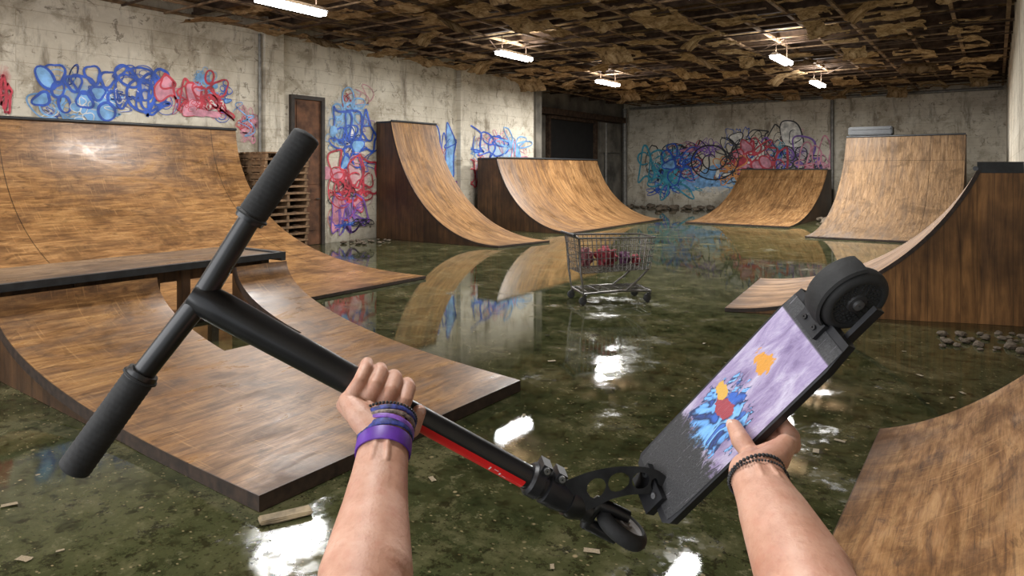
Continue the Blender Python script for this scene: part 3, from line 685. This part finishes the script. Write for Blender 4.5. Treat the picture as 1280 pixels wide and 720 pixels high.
# stem
q1=lp(Tj,Sb,.44)
bm=B(); tube(bm,[Tj-sd*.012,Tj+sd*.004,Tj+sd*.03,lp(Tj,Sb,.15),lp(Tj,Sb,.3),q1],[.016,.0205,.0213,.0205,.0195,.0187],24); st=so('stem',bm,M_blk)
bm=B(); lathe(bm,q1,sd,[(.0150,-.004),(.0202,-.004),(.0208,0),(.0202,.016),(.0150,.016)],24); so('stem_collar',bm,M_blk2)
bm=B(); tube(bm,[q1-sd*.01,Sb],.0158,24); so('lower_tube',bm,M_blk)
vv0=(-F-sd*(-F).dot(sd)).normalized(); qq=sd.cross(vv0)
if qq.z<0: qq=-qq
def patch(f0,f1,a0,a1,r,mat,name,par):
    bm=B(); g=[]
    for i in range(9):
        c=lp(Tj,Sb,f0+(f1-f0)*i/8); g.append([bm.verts.new(c+(vv0*math.cos(a0+(a1-a0)*j/8)+qq*math.sin(a0+(a1-a0)*j/8))*r) for j in range(9)])
    for i in range(8):
        for j in range(8): bm.faces.new((g[i][j],g[i+1][j],g[i+1][j+1],g[i][j+1]))
    return so(name,bm,mat,par)
dec=patch(.60,.915,-1.25,-.02,.0161,M_redd,'red_decal',sc)
for f0,f1,a0,a1 in ((.815,.819,-.75,-.35),(.828,.840,-.42,-.36),(.845,.849,-.75,-.45),(.856,.866,-.72,-.66)): patch(f0,f1,a0,a1,.01625,M_dred,'decal_mark',dec)
# clamp
c0=C(660,596,.92); c1=C(712,624,.93); cd=(c1-c0).normalized()
bm=B()
tube(bm,[c0,c0+cd*.004,c0+cd*.018,c0+cd*.020,c0+cd*.025,c0+cd*.027,c0+cd*.046,c1],[.019,.0225,.0225,.0185,.0185,.0225,.0225,.0195],22); cm=so('clamp',bm,M_blk2)
for f in (.012,.036):
    bm=B(); p=c0+cd*f; frame_box(bm,p+qq*.020,cd,qq,vv0,(-.007,.007),(-.004,.010),(-.012,.014)); so('clamp_lug',bm,M_blk2,cm,.5)
    bm=B(); lathe(bm,p+qq*.025+vv0*.014,vv0,[(.0012,0),(.0045,0),(.0045,.004),(.0012,.004)],10); so('bolt',bm,M_alu,cm)
bm=B(); tube(bm,[c1-cd*.004,c1+cd*.006,c1+cd*.02],[.0225,.0235,.019],22); so('headset',bm,M_blk)
# deck frame
M0=C(812,615,.93); M1=C(1037,387,.80)
ax=(M1-M0).normalized(); LD=(M1-M0).length
wv=R*.207-Z*.529-F*.823; wv=(wv-ax*wv.dot(ax)).normalized()
nn=ax.cross(wv).normalized()
if nn.dot(F)>0: nn=-nn
WD=.104; TD=.017
def dk(x,y,z): return M0+ax*x+wv*y+nn*z
bm=B()
prof=[(0,.42),(.012,.5),(.05,.5),(LD-.05,.5),(LD-.01,.46)]
tv=[];
for x,hw in prof: tv.append([bm.verts.new(dk(x,s*hw*WD,z)) for s,z in ((-1,0),(-1,-TD*.75),(-.8,-TD),(.8,-TD),(1,-TD*.75),(1,0))])
for i in range(len(tv)-1):
    for k in range(6): bm.faces.new((tv[i][k],tv[i][(k+1)%6],tv[i+1][(k+1)%6],tv[i+1][k]))
bm.faces.new(tv[0]); bm.faces.new(tv[-1][::-1])
deck=so('deck',bm,M_blk2,sc,.4)
# deck graphic: abstract paint
t=NT('deck_graphic'); uv=t.coord('UV'); x=t.sep(uv); u,vq=x[0],x[1]
n1=t.noise(uv,5,6,.65,.6); n2=t.noise(uv,9,5,.6,1.4); n3=t.noise(uv,14,8,.75,.8)
lil=t.ramp(n1,[(.32,(.15,.105,.22)),(.5,(.29,.235,.38)),(.66,(.46,.42,.53))])
def blob(u0,v0,ru,rv,dist=.5):
    du=t.math('DIVIDE',t.math('SUBTRACT',u,u0),ru); dv_=t.math('DIVIDE',t.math('SUBTRACT',vq,v0),rv)
    d=t.math('SQRT',t.math('ADD',t.math('MULTIPLY',du,du),t.math('MULTIPLY',dv_,dv_)))
    return t.math('ADD',d,t.math('MULTIPLY',t.math('SUBTRACT',n2,.5),dist))
wav=t.noise(t.scale(uv,(1,.45,1)),6,2,.5,1.6)
blue=t.ramp(wav,[(.34,(.03,.11,.45)),(.42,(.012,.02,.07)),(.46,(.12,.33,.70)),(.54,(.20,.45,.78)),(.58,(.012,.02,.07)),(.63,(.04,.14,.50))])
b1=blob(.42,.45,.155,.36,2.2); c=t.mix(t.ramp(b1,[(.98,1),(1.0,0)]),lil,(.012,.018,.06)); c=t.mix(t.ramp(b1,[(.92,1),(.94,0)]),c,blue)
b2=blob(.47,.42,.045,.16,1.6); c=t.mix(t.ramp(b2,[(.85,1),(.9,0)]),c,(.30,.045,.06))
b3=blob(.50,.22,.03,.14,1.6); c=t.mix(t.ramp(b3,[(.85,1),(.9,0)]),c,(.56,.33,.06))
b4=blob(.70,.36,.04,.17,2.4); c=t.mix(t.ramp(b4,[(.85,1),(.95,0)]),c,(.55,.25,.03))
blk=t.ramp(t.noise(uv,120,2),[(.35,(.012,.012,.013)),(.7,(.05,.05,.052))])
e=t.math('ADD',u,t.math('MULTIPLY',t.math('SUBTRACT',n3,.5),.30))
c=t.mix(t.ramp(e,[(.29,1),(.33,0)]),c,blk)
c=t.mix(t.ramp(u,[(.875,0),(.88,1)]),c,blk)
c=t.mix(t.math('MULTIPLY',t.ramp(t.noise(t.scale(uv,(3,20,1)),3,5,.7),[(.60,0),(.68,.5)]),.8),c,(.52,.48,.54))
c=t.mix(t.ramp(t.noise(t.scale(uv,(4,9,1)),4,6,.75),[(.60,0),(.66,.55)]),c,(.06,.05,.07))
t.set(color=c,rough=.6); t.bump(t.noise(uv,90,2),.25,.004); M_graph=t.m
bm=B(); uvl=bm.loops.layers.uv.new('UV'); vs=[]
for i in range(13):
    x=.010+(LD-.03)*i/12; hw=.47*WD*(.94 if i==0 else 1)
    vs.append([(bm.verts.new(dk(x,-hw+2*hw*j/6,.0008)),(x/LD,j/6)) for j in range(7)])
for i in range(12):
    for j in range(6):
        q=[vs[i][j],vs[i+1][j],vs[i+1][j+1],vs[i][j+1]]; f=bm.faces.new([a for a,_ in q])
        for lp_,(_,uvv) in zip(f.loops,q): lp_[uvl].uv=uvv
gt=obj('grip_tape',bm,M_graph,deck); gt['label']='black and lilac grip tape with blue and yellow painted swirls'
# rear end
wc=M1+ax*.027-nn*.006+wv*.006; RW=.0425; WW=.024
bm=B()
frame_box(bm,M1,ax,wv,nn,(-.03,.040),(-.034,-.026),(-.017,.0)); frame_box(bm,M1,ax,wv,nn,(-.03,.038),(.027,.033),(-.026,-.012))
so('rear_dropout',bm,M_blk2,sc,.4)
def wheel(c,axis,r,w,name,core):
    bm=B(); P=[]; er=.009
    for k in range(9):
        th=-PI/2+PI*k/8; P.append((r-er+er*math.cos(th),w/2*math.sin(th)))
    P=[(r*.72,-w/2*.9)]+P+[(r*.72,w/2*.9)]
    lathe(bm,c,axis,P,48); wh=so(name,bm,M_rub,sc)
    bm=B(); lathe(bm,c,axis,[(.006,-w*.42),(r*.72,-w*.36),(r*.73,0),(r*.72,w*.36),(r*.52,w*.30),(r*.3,w*.34),(r*.28,w*.44),(.006,w*.44)],32); so('wheel_core',bm,core,wh)
    a=axis.normalized(); uu=a.orthogonal().normalized(); ww=a.cross(uu)
    if name=='rear_wheel':
        bm=B()
        for rr_ in (.36,.45,.54,.63):
            m=int(34*rr_)
            for k in range(m):
                th=2*PI*(k+.5*(int(rr_*100)%2))/m; q=c+a*(w*.33)+(uu*math.cos(th)+ww*math.sin(th))*r*rr_
                lathe(bm,q,a,[(.0004,-.004),(.0022,-.004),(.0018,.0014),(.0004,.0016)],6)
        so('core_studs',bm,M_rub,wh)
    bm=B(); lathe(bm,c,axis,[(.0015,-w*.62),(.0065,-w*.62),(.0065,w*.58),(.0015,w*.58)],14); so('axle_bolt',bm,M_alu,wh)
    return wh
wheel(wc,wv,RW,WW,'rear_wheel',M_dcore)
bm=B(); ring=[]
for k in range(29):
    th=math.radians(30+k*5.6); d=ax*math.cos(th)+nn*math.sin(th); 
    ring.append([bm.verts.new(wc+d*rr_+wv*y) for rr_,y in ((.0450,-.022),(.0476,-.019),(.0490,-.006),(.0478,.005),(.0450,.0075),(.0438,.005),(.0444,-.006),(.0436,-.019))])
for k in range(28):
    for j in range(8): bm.faces.new((ring[k][j],ring[k][(j+1)%8],ring[k+1][(j+1)%8],ring[k+1][j]))
bm.faces.new(ring[0]); bm.faces.new(ring[-1][::-1]); fe=so('fender_brake',bm,M_rub)
bm=B(); frame_box(bm,M1,ax,wv,nn,(-.036,-.014),(-.020,.016),(.0,.008)); so('fender_mount',bm,M_blk2,fe,.4)
for s in (-.011,.007):
    bm=B(); lathe(bm,M1-ax*.026+wv*s+nn*.008,nn,[(.001,0),(.0035,0),(.0035,.0025),(.001,.0025)],10); so('bolt',bm,M_blk,fe)
# perforated neck bracket
def poly(P,s):
    n=len(P)-1; k=min(int(s*n),n-1); f=s*n-k
    p0,p1,p2,p3=P[max(k-1,0)],P[k],P[k+1],P[min(k+2,n)]
    return tuple(.5*((2*b)+(-a+c)*f+(2*a-5*b+4*c-d)*f*f+(-a+3*b-3*c+d)*f**3) for a,b,c,d in zip(p0,p1,p2,p3))
NT_=[(705,602),(733,591),(765,584),(797,583),(822,588),(840,603)]
NB_=[(722,642),(742,635),(765,624),(793,618),(815,620),(832,636)]
NX,NY=150,44
def npt(i,j,D):
    a=poly(NT_,i/NX); b=poly(NB_,i/NX); f=j/NY; return C(a[0]+(b[0]-a[0])*f,a[1]+(b[1]-a[1])*f,D)
holes=[(.26,.50,.085,.27),(.455,.50,.088,.30),(.65,.50,.085,.30),(.80,.54,.042,.22)]
inc=lambda i,j: 0<=i<NX and 0<=j<NY and all((((i+.5)/NX-h[0])/h[2])**2+(((j+.5)/NY-h[1])/h[3])**2>1 for h in holes)
bm=B(); fr={};bk_={}
for i in range(NX+1):
    for j in range(NY+1): fr[i,j]=bm.verts.new(npt(i,j,.914)); bk_[i,j]=bm.verts.new(npt(i,j,.944))
for i in range(NX):
    for j in range(NY):
        if not inc(i,j): continue
        bm.faces.new((fr[i,j],fr[i+1,j],fr[i+1,j+1],fr[i,j+1])); bm.faces.new((bk_[i,j],bk_[i,j+1],bk_[i+1,j+1],bk_[i+1,j]))
        for (di,dj,a,b) in ((-1,0,(i,j),(i,j+1)),(1,0,(i+1,j),(i+1,j+1)),(0,-1,(i,j),(i+1,j)),(0,1,(i,j+1),(i+1,j+1))):
            if not inc(i+di,j+dj):
                f_=bm.faces.new((fr[a],fr[b],bk_[b],bk_[a])); f_.material_index=1 if 0<=i+di<NX and 0<=j+dj<NY else 0
bmesh.ops.delete(bm,geom=[q for q in bm.verts if not q.link_faces],context='VERTS')
so('neck_bracket',bm,[M_brk,M_alu],sc,.6)
bm=B(); frame_box(bm,M0,ax,wv,nn,(-.012,.024),(-.026,.026),(-.004,.010)); hb=so('folding_block',bm,M_blk2,sc,.4)
for y in (-.016,.016):
    bm=B(); lathe(bm,dk(.013,y,.010),nn,[(.001,0),(.004,0),(.004,.0025),(.001,.0025)],10); so('bolt',bm,M_alu,hb)
# fork and front wheel
fc=C(777,659,.935); fax=(bd*.96-F*.16).normalized()
wheel(fc,fax,.038,.023,'front_wheel',M_grey)
h0=C(716,626,.93); h1=C(736,639,.932)
bm=B(); tube(bm,[h0,h1],[.0185,.016],16)
for s in (-1,1): tube(bm,[h1-fax*.004*s,h1+fax*s*.016+(fc-h1)*.12,lp(h1,fc,.55)+fax*s*.0165,fc+fax*s*.0165],[.012,.0105,.009,.0090],10,flat=(fax,1.0))
so('fork',bm,M_blk,sc)
# ------------------------------------------------------------------ person: two arms gripping the scooter
t=NT('skin'); v=t.coord(); a=t.noise(v,22,5,.6); b=t.noise(v,160,3,.6)
c=t.ramp(a,[(.3,(.40,.195,.125)),(.5,(.50,.275,.19)),(.72,(.57,.35,.26))]); c=t.mix(t.ramp(b,[(.52,0),(.72,.35)]),c,(.34,.14,.09))
c=t.mix(t.ramp(t.noise(v,55,4,.6),[(.50,0),(.68,.35)]),c,(.44,.18,.12))
t.set(color=c,rough=.52,sss=.06); t.b.inputs['Subsurface Radius'].default_value=(.01,.004,.002); t.bump(t.math('ADD',b,t.math('MULTIPLY',t.noise(v,420,3,.6),.6)),.32,.002); M_skin=t.m
M_nail=simple('nail',(.62,.40,.33),.3,0,.08,30)
bm=B()
S=lp(Tj,Sb,.475); rs=.0170
def cyl(off,phi,r): ph=math.radians(phi); return S+sd*off+(vv0*math.cos(ph)+qq*math.sin(ph))*r
WL_=C(481,550,.81); Lm=C(468,640,.73); Lb=C(457,720,.655); Le=Lb+(Lb-WL_)*.45
def arm(W,m,b,e,sx):
    P=[W,W.lerp(m,.5),m,m.lerp(b,.5),b,e]; chain(bm,P,[.0245,.0285,.0340,.0385,.0420,.044],40)
    o1=R*.006
    chain(bm,[W+o1,W.lerp(m,.5)+o1,m+o1*.8,b+o1],[.0225,.0255,.0315,.0395],40); chain(bm,[W-o1,W.lerp(m,.5)-o1,m-o1*.8,b-o1],[.0225,.0255,.0315,.0395],40)
    q=W.lerp(m,.10)-R*.018*sx+Z*.010; capsule(bm,q,q+(m-W)*.06,.0105,.010)
    for s_ in (-.004,.006):
        a=W.lerp(m,-.05)+R*s_+Z*.0195-F*.010; capsule(bm,a,W.lerp(m,.55)+R*s_*1.6+Z*.0245-F*.008,.0045,.0040,12)
arm(WL_,Lm,Lb,Le,1)
side=sd
fing=[(.0315,.0098,1.0),(.0105,.0102,1.06),(-.0105,.0098,1.0),(-.0300,.0086,.86)]
heads=[]
for k,(off,fr_,ln) in enumerate(fing):
    dp=(0,4,0,-8)[k]
    m=cyl(off,-6+dp,rs+.0215); p=cyl(off*.98,72+dp,rs+fr_+.0050); d=cyl(off*.95,150,rs+fr_*.98); tp=cyl(off*.92,212,rs+fr_*.85)
    mid=cyl(off,34+dp,rs+fr_+.0125)
    chain(bm,[m,mid,p],[fr_*1.18,fr_*1.02,fr_*1.06]); chain(bm,[p,cyl(off*.965,112,rs+fr_+.002),d],[fr_*1.06,fr_*.96,fr_*.95]); capsule(bm,d,tp,fr_*.95,fr_*.82)
    w0=WL_+side*off*.40+qq*.004
    chain(bm,[w0,w0.lerp(m,.5)+vv0*.004,m],[.0195,.0170,.0118]); heads.append(m)
    capsule(bm,w0.lerp(m,.45)+vv0*.0165,m+vv0*.0085,.0040,.0045,12)
    w1=WL_+side*off*.5-vv0*.012; capsule(bm,w1,S+sd*off*.9-qq*(rs+.012)+vv0*.006,.017,.011)
for i in range(3): capsule(bm,heads[i].lerp(WL_,.16),heads[i+1].lerp(WL_,.16),.0120,.0120)
capsule(bm,heads[0].lerp(WL_,.42),heads[3].lerp(WL_,.45),.0155,.0150)
tc=WL_.lerp(heads[0],.22)+side*.012; tm=cyl(.047,-58,rs+.017); ti=cyl(.059,-12,rs+.0120); tt=cyl(.057,34,rs+.0095)
chain(bm,[tc,tc.lerp(tm,.5)+side*.004,tm],[.0180,.0160,.0128]); chain(bm,[tm,tm.lerp(ti,.5),ti],[.0128,.0110,.0114]); capsule(bm,ti,tt,.0114,.0092)
capsule(bm,tc,heads[0].lerp(WL_,.3),.015,.012)
# right arm and hand
LE=LD*.52; E=dk(LE,WD/2,-.004)
WR=C(944,592,.755); Rm=C(969,645,.70); Rb=C(1006,722,.63); Re=Rb+(Rb-WR)*.45
arm(WR,Rm,Rb,Re,-1)
rh=[]
for k,(off,fr_) in enumerate(((.026,.0097),(.004,.0098),(-.018,.0094),(-.037,.0083))):
    up=(.012,.004,0,0)[k]
    m=E+wv*.026-nn*(.012-up)+ax*off; p=E+wv*.007-nn*.0275+ax*off*.95; d=E-wv*.022-nn*.0270+ax*off*.9; tp=E-wv*.043-nn*.0255+ax*off*.85
    mm=m.lerp(p,.5)-nn*.002+wv*.006
    chain(bm,[m,mm,p],[fr_*1.16,fr_*1.03,fr_*1.05]); chain(bm,[p,p.lerp(d,.5),d],[fr_*1.05,fr_*.94,fr_*.94]); capsule(bm,d,tp,fr_*.93,fr_*.8)
    w0=WR+ax*off*.35; chain(bm,[w0,w0.lerp(m,.5)+wv*.003,m],[.0190,.0160,.0120]); rh.append(m)
for i in range(3): capsule(bm,rh[i].lerp(WR,.2),rh[i+1].lerp(WR,.2),.0125,.012)
capsule(bm,rh[0].lerp(WR,.45),rh[3].lerp(WR,.45),.0150,.0145)
t0=WR.lerp(rh[1],.3)+nn*.010; t1=E+wv*.020-ax*.012+nn*.0150; t2=E-wv*.004-ax*.012+nn*.0185; t3=E-wv*.026-ax*.014+nn*.0125
chain(bm,[t0,t0.lerp(t1,.5)+nn*.002,t1],[.0185,.0165,.0132]); chain(bm,[t1,t1.lerp(t2,.5)-nn*.001,t2],[.0132,.0112,.0120]); capsule(bm,t2,t3,.0117,.0095)
capsule(bm,t1,rh[0].lerp(WR,.1),.0115,.0115)
tmp=obj('tmp',bm,M_skin)
md=tmp.modifiers.new('r','REMESH'); md.mode='VOXEL'; md.voxel_size=.0014
ms_=tmp.modifiers.new('s','SMOOTH'); ms_.factor=.5; ms_.iterations=6
dg=bpy.context.evaluated_depsgraph_get(); me=bpy.data.meshes.new_from_object(tmp.evaluated_get(dg)); me.name='person'
bpy.data.objects.remove(tmp)
me.transform(Matrix.Translation(-Le))
for p in me.polygons: p.use_smooth=True
me.materials.clear(); me.materials.append(M_skin)
per=bpy.data.objects.new('person',me); col.objects.link(per); per.location=Le
tag(per,'person with bare forearms reaching out to grip the scooter stem and deck','person')
def nail(tip,prev,up,r,name):
    d=(tip-prev).normalized(); up=(up-d*up.dot(d)).normalized(); bm=B(); ell(bm,tip+d*r*.15+up*r*.80,d,d.cross(up),up,r*.75,r*.62,r*.16); obj(name,bm,M_nail,per,smooth=True)
nail(t3,t2,nn,.0094,'thumbnail'); nail(tt,ti,(vv0*math.cos(.6)+qq*math.sin(.6)),.0090,'thumbnail')
# wristbands
M_pur=simple('purple_silicone',(.11,.03,.32),.45,0,.25,40); M_nav=simple('navy_pattern_band',(.03,.04,.20),.6,0,.95,160); M_bead=simple('black_cord',(.012,.012,.013),.5,0,.3,60); M_lil=simple('violet_band',(.22,.09,.45),.5,0,.5,120); M_yel=simple('yellow_pattern_band',(.16,.12,.10),.6,0,.95,200)
def band(c,axis,rx,ry,w,mat,name,label,thick=.0022):
    axis=axis.normalized(); u=(R-axis*R.dot(axis)).normalized(); w_=axis.cross(u); bm=B(); rings=[]
    for dr,h in ((0,-w/2),(thick*.8,-w/2),(thick,-w*.3),(thick,w*.3),(thick*.8,w/2),(0,w/2)):
        rings.append([bm.verts.new(c+axis*h+u*math.cos(2*PI*k/40)*(rx+dr)+w_*math.sin(2*PI*k/40)*(ry+dr)) for k in range(40)])
    for i in range(6):
        a,b=rings[i],rings[(i+1)%6]
        for k in range(40): bm.faces.new((a[k],a[(k+1)%40],b[(k+1)%40],b[k]))
    o=obj(name,bm,mat,per,smooth=True,angle=.9); o['label']=label; return o
la=(Lm-WL_).normalized()
band(WL_+la*.012,la,.0305,.0280,.018,M_pur,'wristband','wide purple wristband')
band(WL_-la*.003,(la+R*.10),.0310,.0285,.009,M_nav,'wristband','navy patterned wristband')
band(WL_-la*.011,(la-R*.10),.0320,.0292,.006,M_lil,'wristband','thin violet wristband')
band(WL_-la*.0165,(la+R*.05),.0325,.0297,.005,M_yel,'wristband','thin brown patterned wristband')
band(WL_-la*.0225,(la+R*.12),.0332,.0302,.006,M_nav,'wristband','thin dark blue wristband')
def beads(c,axis,rx,ry,br,mat,label,n=40):
    axis=axis.normalized(); u=(R-axis*R.dot(axis)).normalized(); w_=axis.cross(u); bm=B()
    for k in range(n):
        th=2*PI*k/n; ell(bm,c+u*math.cos(th)*rx+w_*math.sin(th)*ry,axis,u,w_,br,br,br,1)
    o=obj('bracelet',bm,mat,per,smooth=True); o['label']=label
beads(WL_-la*.029,(la+R*.02),.0345,.0312,.0022,M_bead,'thin black cord bracelet on the left wrist',50)
ra=(Rm-WR).normalized()
beads(WR+ra*.004,ra+R*.1,.0315,.0290,.0024,M_bead,'black beaded bracelet on the right wrist',44)
beads(WR+ra*.012,ra-R*.08,.0318,.0293,.0015,M_bead,'thin second black cord on the right wrist',60)
# ------------------------------------------------------------------ camera
cd_=bpy.data.cameras.new('Camera'); cam=bpy.data.objects.new('Camera',cd_); col.objects.link(cam)
cam.location=(0,0,H); cam.rotation_euler=(PI/2,0,YAW); cd_.sensor_width=36; cd_.clip_start=.02; cd_.clip_end=100
ZK,ZX,ZY=1.0,640,360
cd_.lens=FP/1280*36*ZK; cd_.shift_x=ZK*(ZX-640)/1280; cd_.shift_y=-ZK*(ZY-212)/1280
scene.camera=cam
scene.view_settings.view_transform='Standard'
